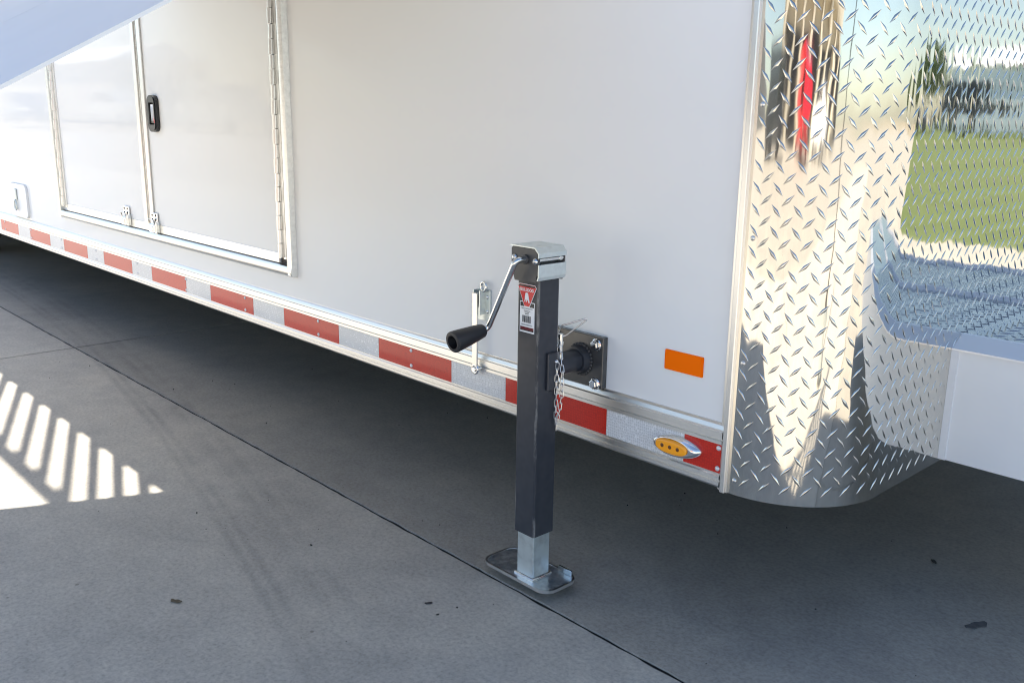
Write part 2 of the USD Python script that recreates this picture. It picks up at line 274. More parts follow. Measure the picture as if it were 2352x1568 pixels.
# tread plate: rounded corner then flat front wall, lens-shaped bumps raised on both
RAD, CX, CY = 0.1745, 0.0905, 0.1800
def surf(s):
    """arc length s from the trim -> point and outward normal in plan"""
    L = RAD * math.pi / 2
    if s < 0: return np.array([CX + s, CY - RAD]), np.array([0, -1.0])
    if s < L:
        a = s / RAD; return np.array([CX + RAD * math.sin(a), CY - RAD * math.cos(a)]), np.array([math.sin(a), -math.cos(a)])
    return np.array([CX + RAD, CY + s - L]), np.array([1.0, 0])
ARC = RAD * math.pi / 2; ZB, ZT = 0.2618, ROOF
def sheet(s0, s1, z0, z1, n, off=0.0):
    V, F = [], []
    for i in range(n + 1):
        p, q = surf(s0 + (s1 - s0) * i / n)
        for o in (off, off - .003):
            for z in (z0, z1): V.append([*(p + q * o), z])
    for i in range(n):
        a, b = 4 * i, 4 * i + 4
        F += [[a, b, b + 1], [a, b + 1, a + 1], [a + 2, b + 3, b + 2], [a + 2, a + 3, b + 3], [a, b + 2, b], [a, a + 2, b + 2], [a + 1, b + 1, b + 3], [a + 1, b + 3, a + 3]]
    F += [[0, 1, 3], [0, 3, 2], [4 * n, 4 * n + 3, 4 * n + 1], [4 * n, 4 * n + 2, 4 * n + 3]]
    return trimesh.Trimesh(V, F, process=False)
def lens(s, z, ang, off, ln=.0272, wd=.0062, ht=.0015):
    """one raised lens of the tread pattern, wrapped on the surface"""
    V, F = [], []; ca, sa = math.cos(ang), math.sin(ang); n = 8
    rows = []
    for i in range(n + 1):
        t = -1 + 2 * i / n; w = wd / 2 * (1 - abs(t) ** 1.15) ; h = ht * (1 - abs(t) ** 2.2)
        row = []
        for u, k in ((-1, 0), (-.5, .72), (0, 1), (.5, .72), (1, 0)):
            ls, lz = t * ln / 2, u * w
            p, q = surf(s + ls * ca - lz * sa)
            row.append(len(V)); V.append([*(p + q * (off + h * k - .0001)), z + ls * sa + lz * ca])
        rows.append(row)
    for i in range(n):
        for k in range(4): F += [[rows[i][k], rows[i + 1][k], rows[i + 1][k + 1]], [rows[i][k], rows[i + 1][k + 1], rows[i][k + 1]]]
    return V, F
def lenses(s0, s1, z0, z1, off):
    V, F = [], []; A = 0.0332
    for i in range(int(s0 / A) - 2, int(s1 / A) + 3):
        for j in range(int(z0 / A) - 1, int(z1 / A) + 2):
            for ds, dz, ang in ((0, 0, math.radians(-52)), (.5, .5, math.radians(45))):
                s, z = (i + ds) * A + .012, (j + dz) * A + .006
                if s0 + .006 < s < s1 - .006 and z0 + .011 < z < z1 - .011:
                    v, f = lens(s, z, ang, off); F += [[a + len(V) for a in t] for t in f]; V += v
    return trimesh.Trimesh(np.array(V), F, process=False)
SEAM = ARC + 0.004
corner = obj('corner_tread_plate', sheet(-.002, SEAM + .006, ZB, ZT, 48), TREAD, tr, smooth=30)
obj('raised_tread', lenses(-.002, SEAM + .006, ZB, 1.16, 0.0), TREAD, corner, smooth=True, kind='stuff')
front = obj('front_tread_plate', sheet(SEAM - .004, ARC + 2.26, ZB, ZT, 8, -0.0012), TREAD, tr)
obj('raised_tread', lenses(SEAM + .010, ARC + 1.75, ZB, 1.16, -0.0012), TREAD, front, smooth=True, kind='stuff')
sh2 = sheet(0, ARC, ZB, ZT, 24); sh2.vertices[:, 1] = 2.618 - sh2.vertices[:, 1]; sh2.invert(); obj('far_corner_tread_plate', sh2, TREAD, tr, smooth=30)
for z in np.arange(.287, 1.8, .2025): obj('plate_screw', dome_head((0.1015, CY - RAD + .0003, z), (0, -1, 0), .0042, .0026), ALU, tr, smooth=40)

# front storage box, standing off the front wall
BY = 0.425
fb = thing('front_storage_box', parent=tr)
obj('box_side', bx(XR + .0025, 2.4, BY, BY + .02, .269, .4755), WHITE2, fb)
obj('box_end', bx(2.38, 2.4, BY + .021, 1.36, .269, .4755), WHITE2, fb)
obj('box_edge_trim', bx(XR - .0010, XR + .012, BY - .003, BY + .018, .269, .4755), WHITEFLAP, fb)
RIM = plain('satin_rim', (0.90, 0.91, 0.93), 0.45, metal=0.7)
obj('rim', ext_x([(BY - .004, .476), (BY - .004, .479), (BY + .036, .4995), (BY + .046, .4995), (BY + .046, .476)], XR - .0010, 2.41), RIM, fb)
for y in (.905, 1.345): obj('rim', ext_x([(y, .476), (y, .489), (y + .012, .4985), (y + .020, .4985), (y + .030, .4895), (y + .030, .476)], XR - .0010, 2.41), RIM, fb)
def flat_lenses(x0, x1, y0, y1, z):
    V, F = [], []; A = .0345
    for i in range(int((x1 - x0) / A)):
        for j in range(int((y1 - y0) / A)):
            for dx, dy, ang in ((.3, .3, math.radians(-48)), (.8, .8, math.radians(45))):
                v, f = lens(ARC + 1, 0, ang, 0); v = np.array(v); v = np.stack([x0 + (i + dx) * A + v[:, 1] - (CY + 1), y0 + (j + dy) * A + v[:, 2], z + v[:, 0] - (CX + RAD)], 1)
                F += [[a + len(V) for a in t] for t in f]; V += v.tolist()
    return trimesh.Trimesh(np.array(V), F, process=False)
for y0, y1 in ((BY + .047, .904), (.936, 1.344)):
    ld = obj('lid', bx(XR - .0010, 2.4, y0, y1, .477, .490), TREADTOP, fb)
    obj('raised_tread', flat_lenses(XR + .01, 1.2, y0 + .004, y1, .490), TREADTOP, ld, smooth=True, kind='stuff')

# doors with piano hinges, latches and the black handle
DZ0, DZ1 = 0.468, 1.55
def door(xa, xb, hinge, side):
    d = thing('storage_door', parent=tr)
    obj('door_panel', bx(xa, xb, .0035, .0078, DZ0, DZ1), WHITE, d)
    obj('bottom_edge', bx(xa, xb, .0012, .0034, DZ0, .4955, .0006), ALU, d)
    if side > 0: obj('meeting_edge', [bx(xa, xa + .034, .0004, .0034, .4962, DZ1, .0008), bx(xa + .030, xa + .036, -.003, .0003, .4962, DZ1, .0008)], ALUV, d)
    else: obj('meeting_edge', [bx(xb - .044, xb, .0004, .0034, .4962, DZ1, .0008), bx(xb - .030, xb - .008, -.004, .0003, .4962, DZ1, .001)], ALUV, d)
    return d
d1 = door(-2.2630, -1.3870, 0, 1); d2 = door(-3.1140, -2.2680, 0, -1)
obj('gasket', bx(-3.128, -1.3335, .0079, .0085, DZ0 - .006, DZ1), GASKET, tr)
def hinge(d, x0, x1, xk, dark):
    obj('hinge_leaf', [bx(x0, xk - .008, -.0005, .0033, .482, DZ1), bx(xk + .008, x1, -.0005, .0033, .482, DZ1)], ALUV, d)
    for k in range(0, 14):
        z = .4860 + .0759 * k
        obj('hinge_knuckle', cyl((xk, -.0035, z), (xk, -.0035, z + .0385), .0088, 12), ALUV, d, smooth=40)
        obj('hinge_knuckle', cyl((xk, -.0020, z + .0400), (xk, -.0020, z + .0745), .0080, 12), ALUV if not dark else GASKET, d, smooth=40)
hinge(d1, -1.3868, -1.3345, -1.3660, False); hinge(d2, -3.166, -3.1142, -3.140, False)
def bead(pts):                                                     # (y, z) or (y, x) outline of the rounded frame bead
    return [(0.0079, 0), (-.004, .001), (-.0095, .006), (-.0115, .014), (-.0105, .022), (-.0080, .0285), (0.0079, .0306)]
bot = [(y, .437 + t) for y, t in bead(0)]
obj('door_frame', [ext_x(bot, -3.17, -1.303), ext_z([(-1.3330 + t * 1.05, y) for y, t in bead(0)], .4432, DZ1), ext_z([(-3.195 + t * .8, y) for y, t in bead(0)], .437, DZ1)], ALU, tr, smooth=50)
obj('frame_lip', [bx(-3.165, -1.334, -.001, .0033, .4672, .4676 - .0001), bx(-1.3343, -1.3333, -.006, .003, .468, DZ1)], GASKET, tr)
def latch(xc, zc):
    l = thing('toggle_latch', parent=tr)
    obj('base_plate', bx(xc - .026, xc + .026, -.0035, .0011, zc + .004, zc + .034, .001), CHROME, l)
    for ax in (-.014, .014):
        for az in (.011, .026): obj('rivet', dome_head((xc + ax, -.0035, zc + az), (0, -1, 0), .0045, .002), STK_K, l)
    obj('lever', [bx(xc - .022, xc + .022, -.016, -.004, zc - .032, zc - .002, .003), bx(xc - .018, xc + .018, -.020, -.0162, zc - .026, zc - .010, .0015)], CHROME, l)
    obj('loop', tube([(xc - .018, -.012, zc - .004), (xc - .018, -.014, zc + .012), (xc + .018, -.014, zc + .012), (xc + .018, -.012, zc - .004)], .0022, 8), WIRE, l, smooth=50)
    obj('keeper', bx(xc + .024, xc + .034, -.012, .001, zc - .034, zc + .006, .002), ZINCB, l)
latch(-2.470, .5035); latch(-2.222, .5005)
h = thing('door_handle', parent=d1)
ho = rrect(-2.196, -2.128, .803, .919, .022); hi = rrect(-2.178, -2.138, .826, .896, .004)
obj('bezel', [ext_y(ho.difference(hi), -.008, .0114), ext_y(ho.buffer(-.006).difference(hi), -.0115, .0034)], BLACKPL, h)
obj('recess', ext_y(hi.buffer(.001), .0005, .0025), BLACKPL, h)
obj('paddle', bx(-2.172, -2.146, -.008, .0004, .828, .893, .003), CHROME, h)
# white latch pocket at the far left
b = thing('latch_pocket', parent=tr)
obj('plate', ext_y(rrect(-3.915, -3.655, .385, .535, .03), -.002, .0099), WHITE2, b)
obj('hasp', [bx(-3.81, -3.785, -.010, -.0021, .462, .512, .003), tube([(-3.80 + .016 * math.sin(a), -.010, .438 + .022 * math.cos(a)) for a in np.arange(14) / 14 * 2 * np.pi], .004, 8, closed=True)], ZINC, b, smooth=50)

# door hold-back: pivot bracket above, flat bar down to a rod-end on the rail
hb = thing('door_holdback', parent=tr)
obj('bracket', [ext_y(rrect(-.552, -.512, .452, .5185, .004), .0035, .0044), bx(-.5500, -.5470, -.012, .0034, .478, .5175), bx(-.5300, -.5270, -.012, .0034, .466, .5175)], ZINC, hb)
obj('eye', tube([(-.527 + .008 * math.sin(a), -.0015, .5255 + .0095 * math.cos(a)) for a in np.arange(16) / 16 * 2 * np.pi], .0032, 8, closed=True), ZINCB, hb, smooth=50)
obj('bar', [bx(-.5480, -.5330, -.0155, -.0100, .352, .512, .0012)], ALUV, hb)
obj('rod_end', [tube([(-.540 + .0085 * math.sin(a), -.0125, .3465 + .0085 * math.cos(a)) for a in np.arange(18) / 18 * 2 * np.pi], .0036, 8, closed=True), cyl((-.540, -.019, .3465), (-.540, -.0008, .3465), .0050)], CHROME, hb, smooth=40)
obj('screw', dome_head((-.5205, .0034, .503), (0, -1, 0), .004, .0025), CHROME, hb); obj('screw', dome_head((-.5205, .0034, .472), (0, -1, 0), .004, .0025), CHROME, hb)

# orange reflector and the amber marker lamp in its chrome bezel
obj('orange_reflector', [ext_y(rrect(-.0558, .0246, .4478, .4830, .002), .0058, .0021), ext_y(rrect(-.0530, .0218, .4506, .4802, .0015), .0052, .0010)], ORANGE, tr)
ml = thing('marker_lamp', parent=tr)
t = np.linspace(0, 2 * np.pi, 40, endpoint=False)
def oval(cx, cz, rx, rz, y, sq=1.0): return np.stack([cx + rx * np.sign(np.cos(t)) * np.abs(np.cos(t)) ** sq, np.full(40, y), cz + rz * np.sign(np.sin(t)) * np.abs(np.sin(t)) ** sq], 1)
def loft(rings, cap=True):
    V = np.vstack(rings); n = 40; F = []
    for i in range(len(rings) - 1):
        for j in range(n): a, b2 = i * n + j, i * n + (j + 1) % n; F += [[a, b2, b2 + n], [a, b2 + n, a + n]]
    if cap:
        V = np.vstack([V, rings[-1].mean(0)]); k = len(V) - 1
        F += [[(len(rings) - 1) * n + j, (len(rings) - 1) * n + (j + 1) % n, k] for j in range(n)]
    return trimesh.Trimesh(V, F, process=False)
MX, MZ = -.0095, .3195
obj('bezel', loft([oval(MX, MZ, .0485, .0195, -.0008), oval(MX, MZ, .0485, .0192, -.004), oval(MX - .001, MZ, .0445, .0180, -.012), oval(MX - .004, MZ, .0400, .0160, -.0165), oval(MX - .005, MZ, .0350, .0140, -.0165), oval(MX - .005, MZ, .0345, .0136, -.0125)]), CHROME, ml, smooth=45)
ln = obj('lens', loft([oval(MX - .005, MZ, .0335, .0130, -.0126, .8), oval(MX - .005, MZ, .0335, .0130, -.0185, .8), oval(MX - .005, MZ, .0315, .0115, -.0205, .8), oval(MX - .005, MZ, .028, .0085, -.0212, .8)]), AMBER, ml, smooth=35)
for k in (-1, 0, 1): obj('led', dome_head((MX - .005 + k * .0165, -.0211, MZ), (0, -1, 0), .0036, .0008), LED, ln)

# drop-down awning panel with a seam, drooping outwards from the side, its poles out of frame
SL = 0.5435; Z0 = 1.1185 + .293
aw = thing('awning_panel', parent=tr)
def slope(xa, xb, ya, yb, dz0, dz1):
    V = [[x, y, Z0 + SL * y + d] for x in (xa, xb) for y in (ya, yb) for d in (dz0, dz1)]
    return trimesh.convex.convex_hull(np.array(V))
XEA = -0.27
obj('awning_sheet', slope(-1.142, XEA, .004, -1.02, -.005, 0), WHITEFLAP, aw); obj('awning_sheet', slope(-2.110, -1.146, .004, -1.02, -.005, 0), WHITEFLAP, aw)
obj('awning_seam', slope(-1.152, -1.136, .003, -1.02, -.0085, -.0055), GASKET, aw)
obj('awning_frame', [slope(-1.98, XEA - .09, y, y - .03, -.03, -.006) for y in (-.02, -.97)], ALU, aw)
for x in (-1.99, -.36): obj('awning_strut', [cyl((x, .004, 1.72), (x, -.30, Z0 - SL * .30 + .16), .011), cyl((x, -.30, Z0 - SL * .30 + .16), (x, -.52, Z0 - SL * .52), .006)], BLACKPL, aw, smooth=40)
# unseen canopy added above the roof, outlined to shade the awning panel and slab
cn = thing('deck_canopy', parent=tr)
obj('canopy_sheet', ext_z(Polygon([(-3.14, .75), (-3.20, .27), (-3.33, -.03), (-3.955, -1.45), (-2.06, -1.45), (-1.66, -.34), (-1.60, .16), (-1.575, .75)]), 2.90, 2.925), WHITEFLAP, cn)
for x in (-2.95, -1.70): obj('canopy_post', cyl((x, .55, ROOF + .001), (x, .55, 2.899), .022), ALUV, cn, smooth=40)

# roof-deck railing, whose shadow lies on the slab
rl = thing('roof_railing', parent=tr)
for k in range(-12, 20): obj('baluster', bx(-3.0905 + .1655 * k - .019, -3.0905 + .1655 * k + .019, .010, .030, ROOF + .001, 2.612), ALUV, rl)
obj('top_rail', bx(-5.2, .2, .004, .040, 2.613, 2.665, .004), ALUV, rl)
# wheels under the far end
for x in (-5.6, -6.55):
    w = thing('wheel', parent=tr)
    obj('tyre', lathe([(0, .2), (0, .30), (.03, .345), (.17, .345), (.2, .30), (.2, .2)], (x, .12, .3455), (0, 1, 0), 32), RUBBER, w, smooth=35); obj('rim', lathe([(.02, .0001), (.04, .08), (.03, .19), (.01, .2)], (x, .12, .3455), (0, 1, 0), 24), ZINC, w, smooth=35)
obj('axle', bx(-5.65, -5.55, .33, 2.3, .30, .37), DARK, tr)
obj('axle', bx(-6.6, -6.5, .33, 2.3, .30, .37), DARK, tr)

# jack mounting plate with flange bolts
mp = thing('jack_mount_plate', parent=tr)
obj('plate', bx(-.3250, -.1885, -.0055, .0075, .3805, .4785, .001), BLACKPLATE, mp)
for x, z in ((-.2040, .4635), (-.2040, .3885), (-.3105, .4635), (-.3105, .3885)): obj('flange_bolt', hexbolt((x, -.0056, z), (0, -1, 0), .0088, .0105), CHROME, mp, smooth=25)
obj('pivot_sleeve', lathe([(0, .0215), (0, .0280), (.006, .0285), (.010, .0262), (.018, .0255), (.018, .0215)], (-.2430, -.0057, .4290), (0, -1, 0), 32), BLACKTUBE, mp, smooth=35)
obj('weld_bead', [dome_head((-.2430 + .0285 * math.cos(a), -.0075, .4290 + .0285 * math.sin(a)), (0, -1, 0), .0034, .003) for a in np.arange(26) / 26 * 2 * np.pi], DARKSTEEL, mp, smooth=60)

# ------------------------------------------------------------------ the jack
jk = thing('trailer_jack', 'black square-tube side-wind jack with bent crank handle, standing at the trailer side', 'jack', loc=(-.2430, -.1213, 0))
O = np.array([-.2430, -.1213, 0])
def J(name, mesh, material, parent=jk, smooth=False, **kw):
    if isinstance(mesh, list): mesh = trimesh.util.concatenate(mesh)
    mesh = mesh.copy(); mesh.apply_translation(-O); return obj(name, mesh, material, parent, smooth, **kw)
W = .0264
def sq(w, r=.004): return sbox(O[0] - w + r, O[1] - w + r, O[0] + w - r, O[1] + w - r).buffer(r, quad_segs=4)
J('outer_tube', ext_z(sq(W).difference(sq(W - .004, .003)), .1150, .5990), BLACKTUBE, smooth=25)
J('inner_tube', [ext_z(sq(W - .0046, .003), .0300, .30)], ZINC, smooth=25)
fp = sbox(-.3400, -.1660, -.1600, 0).intersection(sbox(-.3480, -.1570, -.1720, -.0680).buffer(-.022).buffer(.022, quad_segs=6)) if False else sbox(-.3520 + .026, -.1600 + .026, -.1680 - .026, -.0690 - .026).buffer(.026, quad_segs=6)
foot = J('foot_plate', [ext_z(fp.buffer(-.003), .0190, .0262)], FOOTZ)
J('foot_rim', ext_z(fp.difference(fp.buffer(-.0042)), .0205, .0267), WIRE, foot, smooth=30)
J('foot_flange', [bx(-.2180, -.1830, -.0790, -.0745, .0263, .0375, .001), bx(-.3300, -.2700, -.0790, -.0745, .0263, .0375, .001)], ZINCB, foot)
J('weld', [tube([(-.2430 + a * .0235, -.1213 + b * .0235, .0275) for a, b in ((-1, -1), (1, -1), (1, 1), (-1, 1))], .0028, 8, closed=True)], ZINCB, foot, smooth=50)
# gear head: two dark side plates, folded zinc cover with the axle showing in its slot
HX0, HX1, HY0, HY1, HZ0, HZ1 = -.2762, -.2078, -.1570, -.0915, .6010, .6520
face = Polygon([(HX0 + .003, HZ1), (HX1 - .010, HZ1), (HX1 - .001, HZ1 - .010), (HX1 - .001, HZ0 + .010), (HX1 - .006, HZ0 + .004), (HX1 - .006, HZ0 - .006), (HX0 + .0085, HZ0 - .008), (HX0 + .0055, HZ0 + .001), (HX0, HZ0 + .007), (HX0, HZ1 - .003)])
hd = thing('gear_head', parent=jk)
J('head_plate', ext_y(face, HY0, .0035), DARKSTEEL, hd); J('head_plate', ext_y(face, HY1 - .0035, .0035), DARKSTEEL, hd)
J('head_back', bx(HX0, HX0 + .003, HY0 + .0036, HY1 - .0036, HZ0, HZ1 - .001), DARKSTEEL, hd)
J('gear_case', bx(HX0 + .004, HX1 - .012, HY0 + .005, HY1 - .005, HZ0 - .004, HZ1 - .006), STK_K, hd)
cv = [(HX0 - .001, HZ1 + .0008), (HX1 - .009, HZ1 + .0008), (HX1 + .0005, HZ1 - .0085), (HX1 + .0005, HZ1 - .0165), (HX1 - .0012, HZ1 - .0165), (HX1 - .0012, HZ1 - .009), (HX1 - .010, HZ1 - .0010), (HX0 - .001, HZ1 - .0010)]
cv = [(a, b + .0020) for a, b in cv]
J('top_cover', ext_y(cv, HY0 - .0015, HY1 - HY0 + .003), ZINC, hd)
J('lower_cover', [ext_y([(HX1 - .0012, HZ1 - .0262), (HX1 + .0006, HZ1 - .0262), (HX1 + .0006, HZ0 + .003), (HX1 - .002, HZ0 - .003), (HX1 - .004, HZ0 - .003), (HX1 - .0012, HZ0 + .004)], HY0 - .0010, HY1 - HY0 + .002), bx(HX1 - .014, HX1 - .0015, HY0 + .006, HY1 - .006, HZ1 - .0275, HZ1 - .0262)], ZINC, hd)
J('axle_pin', [cyl((HX1 - .0055, HY0 + .003, HZ1 - .0185), (HX1 - .0055, HY1 - .003, HZ1 - .0185), .0040), cyl((HX1 - .0055, HY1 - .014, HZ1 - .0185), (HX1 - .0055, HY1 - .0075, HZ1 - .0185), .0056)], ZINCB, hd, smooth=40)
for x, z in ((-.2680, .6330), (-.2165, .6312)): J('pivot_bolt', dome_head((x, HY0 - .0001, z), (0, -1, 0), .0062, .0046), ZINCB, hd, smooth=60)
J('hub_bush', lathe([(0, .0085), (.004, .0085), (.005, .007), (.005, .0001)], (-.2400, HY0, .6325), (0, -1, 0), 20), DARKSTEEL, hd, smooth=40)
# crank: out of the hub, bent down, bent out again into the grip
def bend(pts, r, n=6):
    out = [np.array(pts[0], float)]
    for i in range(1, len(pts) - 1):
        a, b2, c = (np.array(q, float) for q in pts[i - 1:i + 2]); u = (a - b2) / np.linalg.norm(a - b2); v = (c - b2) / np.linalg.norm(c - b2)
        k = min(r, np.linalg.norm(a - b2) * .45, np.linalg.norm(c - b2) * .45)
        for f in np.linspace(0, 1, n): out.append((1 - f) ** 2 * (b2 + u * k) + 2 * f * (1 - f) * b2 + f * f * (b2 + v * k))
    return out + [np.array(pts[-1], float)]
ck = thing('crank_handle', parent=jk)
J('crank_rod', tube(bend([(-.2400, HY0 - .001, .6325), (-.2418, -.1800, .6325), (-.3155, -.1765, .4985), (-.3185, -.2050, .4955)], .017), .0056, 14), ZINCB, ck, smooth=60)
gp, gq = np.array([-.3182, -.1850, .4970]), np.array([-.3182, -.2570, .4855]); L = np.linalg.norm(gq - gp)
J('grip', lathe([(0, .0058), (0, .0105), (.003, .0125), (.02, .0150), (.045, .0176), (.060, .0190), (L - .004, .0195), (L - .0012, .0188), (L, .0170), (L, .0125), (L - .022, .0115), (L - .022, .0001)], gp, gq - gp, 32), RUBBER, ck, smooth=40)
# pivot stub, hinge tab, locking pin with its wire bail
J('pivot_pipe', cyl((-.2430, -.0950, .4290), (-.2430, -.0240, .4290), .0213, 32), BLACKTUBE, smooth=40)
J('tube_tab', bx(-.2165, -.2105, -.1255, -.0960, .3950, .4640, .0015), BLACKTUBE)
J('pivot_stud', dome_head((-.2104, -.1070, .4475), (1, 0, 0), .0042, .006), CHROME, smooth=60)
pn = thing('lock_pin', parent=jk)
P0 = np.array([-.2300, -.0760, .4480])
J('pin', [cyl(P0 + [0, 0, -.004], P0 + [0, 0, .042], .0052, 16), cyl(P0 + [0, 0, .0225], P0 + [0, 0, .027], .0068, 16)], ZINCB, pn, smooth=40)
J('wire_bail', tube(bend([P0 + [-.004, -.006, .036], P0 + [.003, -.003, .058], P0 + [.040, .022, .074], P0 + [.0405, .024, .0715], P0 + [.008, .008, .040], P0 + [.003, .004, .037]], .006), .0016, 8), WIRE, pn, smooth=60)
# chain
ch = thing('retaining_chain', parent=jk)
def link(c, d, roll, ln=.0150, wd=.0064, r=.00092):
    d = np.array(d, float); d /= np.linalg.norm(d); u = np.cross(d, [math.cos(roll), math.sin(roll), .01]); u /= np.linalg.norm(u); pts = []
    for a in np.linspace(0, 2 * np.pi, 16, endpoint=False):
        e = ln / 2 - wd / 2; pts.append(np.array(c) + d * (math.copysign(e, math.sin(a)) + wd / 2 * math.sin(a)) + u * wd / 2 * math.cos(a))
    return tube(pts, r, 6, closed=True)
def strand(pts, step=.0122):
    pts = [np.array(p, float) for p in pts]; seg = [np.linalg.norm(b - a) for a, b in zip(pts, pts[1:])]; tot = sum(seg); n = int(tot / step); out = []
    for k in range(n):
        t = (k + .5) / n * tot; i = 0
        while t > seg[i] and i < len(seg) - 1: t -= seg[i]; i += 1
        d = pts[i + 1] - pts[i]; out.append((pts[i] + d * t / seg[i], d))
    return out
lk = strand([P0 + [.001, -.006, .030], (-.2165, -.0885, .458), (-.2065, -.0930, .425), (-.2060, -.0945, .385), (-.2075, -.0975, .352), (-.2105, -.1010, .334), (-.2095, -.1040, .333), (-.2085, -.1060, .355), (-.2080, -.1065, .400), (-.2080, -.1060, .432), (-.2060, -.1070, .4455)], .0116)
for k, (c, d) in enumerate(lk): J('chain_link', link(c, d, (0.55 if k % 2 else 2.1) + .2 * math.sin(k * 2.3)), WIRE, ch, smooth=60)
J('chain_tail', link((-.2100, -.1022, .3225), (0.05, 0, -1), .8), WIRE, ch, smooth=60)
# stickers on the face of the tube
FY = O[1] - W
st = thing('sticker', parent=jk)
def flat(poly, k): return ext_y(poly, FY - .00035 * k, .00034)
J('label_backing', flat(sbox(-.2622, .5005, -.2255, .5560), 1), STK_W, st)
J('label_band', [flat(sbox(-.2607, .5470, -.2270, .5545), 2), flat(sbox(-.2607, .5036, -.2270, .5056), 2)], STK_K, st)
J('label_band', flat(sbox(-.2607, .5056, -.2270, .5105), 2), STK_M, st)
TRI = [(-.2675, .5830), (-.2635, .5873), (-.2245, .5873), (-.2203, .5830), (-.2375, .5470), (-.2505, .5470)]
J('badge_border', flat(Polygon(TRI), 3), STK_W, st)
J('badge', flat(Polygon(TRI).buffer(-.0011), 4), STK_R, st)
J('badge_band', flat(sbox(-.2648, .5826, -.2232, .5857).intersection(Polygon(TRI).buffer(-.0015)), 5), STK_K, st)
def text(s, h, xc, z, k, bold=True):
    tm = meshkit.text_mesh(s, h, .0003, bold); v = tm.vertices; w = v[:, 0].max() + v[:, 0].min()
    tm.vertices = np.stack([v[:, 0] - w / 2 + xc, FY - .00035 * k - v[:, 2], v[:, 1] + z], 1); return tm
J('lettering', text('BULLDOG', .0052, -.2440, .5748, 4.2), STK_W, st)
dog = [Polygon([(-.2475, .5715), (-.2440, .5730), (-.2412, .5712), (-.2405, .5680), (-.2395, .5650), (-.2382, .5600), (-.2372, .5550), (-.2392, .5545), (-.2408, .5590), (-.2425, .5600), (-.2438, .5560), (-.2458, .5560), (-.2452, .5602), (-.2470, .5600), (-.2482, .5555), (-.2502, .5560), (-.2490, .5610), (-.2488, .5660)])]
J('emblem', [flat(p, 5) for p in dog], STK_W, st)
J('barcode', [flat(sbox(-.2555 + a, .5185, -.2555 + a + w, .5310), 2) for a, w in ((0, .0018), (.0026, .0008), (.0046, .0022), (.0078, .0008), (.0096, .0014), (.0120, .0008), (.0140, .0022), (.0174, .0008), (.0192, .0016))], STK_K, st)
J('lettering', text('MADE IN MEXICO', .0023, -.2440, .5132, 1.2, False), STK_G, st)
J('lettering', [text('MAX CAPACITY', .0026, -.2440, .5425, 1.2, False)] + [flat(sbox(a, z, b2, z + .0016), 2) for z, a, b2 in ((.5388, -.252, -.236), (.5358, -.250, -.239), (.5330, -.249, -.240))], STK_G, st)

# pole standing on the slab beside the photographer, mirrored as a thin dark line in the rounded plate
pl = thing('stand_pole', 'slim dark pole on a square foot, mirrored in the rounded tread plate', 'pole', loc=(1.75, -.88, 0))
obj('foot', bx(-.06, .06, -.06, .06, .0005, .012, .002), BLACKPL, pl); obj('sleeve', bx(-.03, .03, -.03, .03, .012, .24, .004), ZINC, pl); obj('shaft', cyl((0, 0, .24), (0, 0, 2.5), .016), BLACKPL, pl, smooth=40)

# ------------------------------------------------------------------ litter on the slab
LEAF = plain('dry_leaf', (0.13, 0.10, 0.06), 0.8, var=0.3, scale=200); LEAFK = plain('dark_leaf', (0.04, 0.035, 0.035), 0.7, var=0.3, scale=200); SCRAP = plain('flat_scrap', (0.10, 0.10, 0.10), 0.8, var=0.3, scale=90); CHIP = plain('dark_chip', (0.035, 0.033, 0.03), 0.8)
def leaf(x, y, r, rot, m, label, kind='leaf'):
    pts = []; 
    for a in np.linspace(0, 2 * np.pi, 14, endpoint=False):
        rr = r * (1 + .25 * math.sin(2.1 * a + rot) + .15 * math.sin(5 * a)); pts.append((x + rr * math.cos(a) * 1.3 * math.cos(rot) - rr * .7 * math.sin(a) * math.sin(rot), y + rr * 1.3 * math.cos(a) * math.sin(rot) + rr * .7 * math.sin(a) * math.cos(rot)))
    e = ext_z(Polygon(pts).buffer(0), .0006, .0022); v = e.vertices; v[:, 2] += ((v[:, 0] - x) ** 2 + (v[:, 1] - y) ** 2) * (9 if kind == 'leaf' else 0); e.vertices = v
    obj('fallen_leaf' if kind == 'leaf' else 'debris_chip', e, m, label=label, cat=kind)
leaf(-.6315, -.6545, .0075, .4, LEAF, 'tan dry leaf on the slab, the leaf farther from the jack')
leaf(-.3200, -.3130, .0045, 1.0, LEAFK, 'small dark leaf on the slab in front of the jack foot')
leaf(.388, .3715, .015, 1.15, SCRAP, 'long flat dark scrap on the shaded slab, right of the jack', 'scrap')
for i, (x, y, r, lb) in enumerate(((-.667, -.351, .0022, 'tiny dark pebble on the slab left of the jack foot, nearest the joint'), (-.278, -.325, .0019, 'tiny dark pebble just beside the small dark leaf'), (.232, .56, .006, 'dark pebble on the shaded slab under the tread plate corner'), (-.2735, -.2835, .0016, 'speck of grit between the dark leaf and the jack foot'))):
    leaf(x, y, r, i * 1.3, CHIP, lb, 'pebble')

GR = []
for k in range(170):
    x, y = rng.uniform(-2.6, .9), rng.uniform(-1.0, .9); r = .0006 + .0016 * rng.random() ** 3
    g = trimesh.creation.icosphere(subdivisions=0, radius=r); g.vertices *= 1 + .35 * rng.normal(size=(12, 3)); g.apply_translation((x, y, r * .5)); GR.append(g)
obj('grit', GR, CHIP, label='fine dark grit strewn over the slabs', cat='grit', kind='stuff')

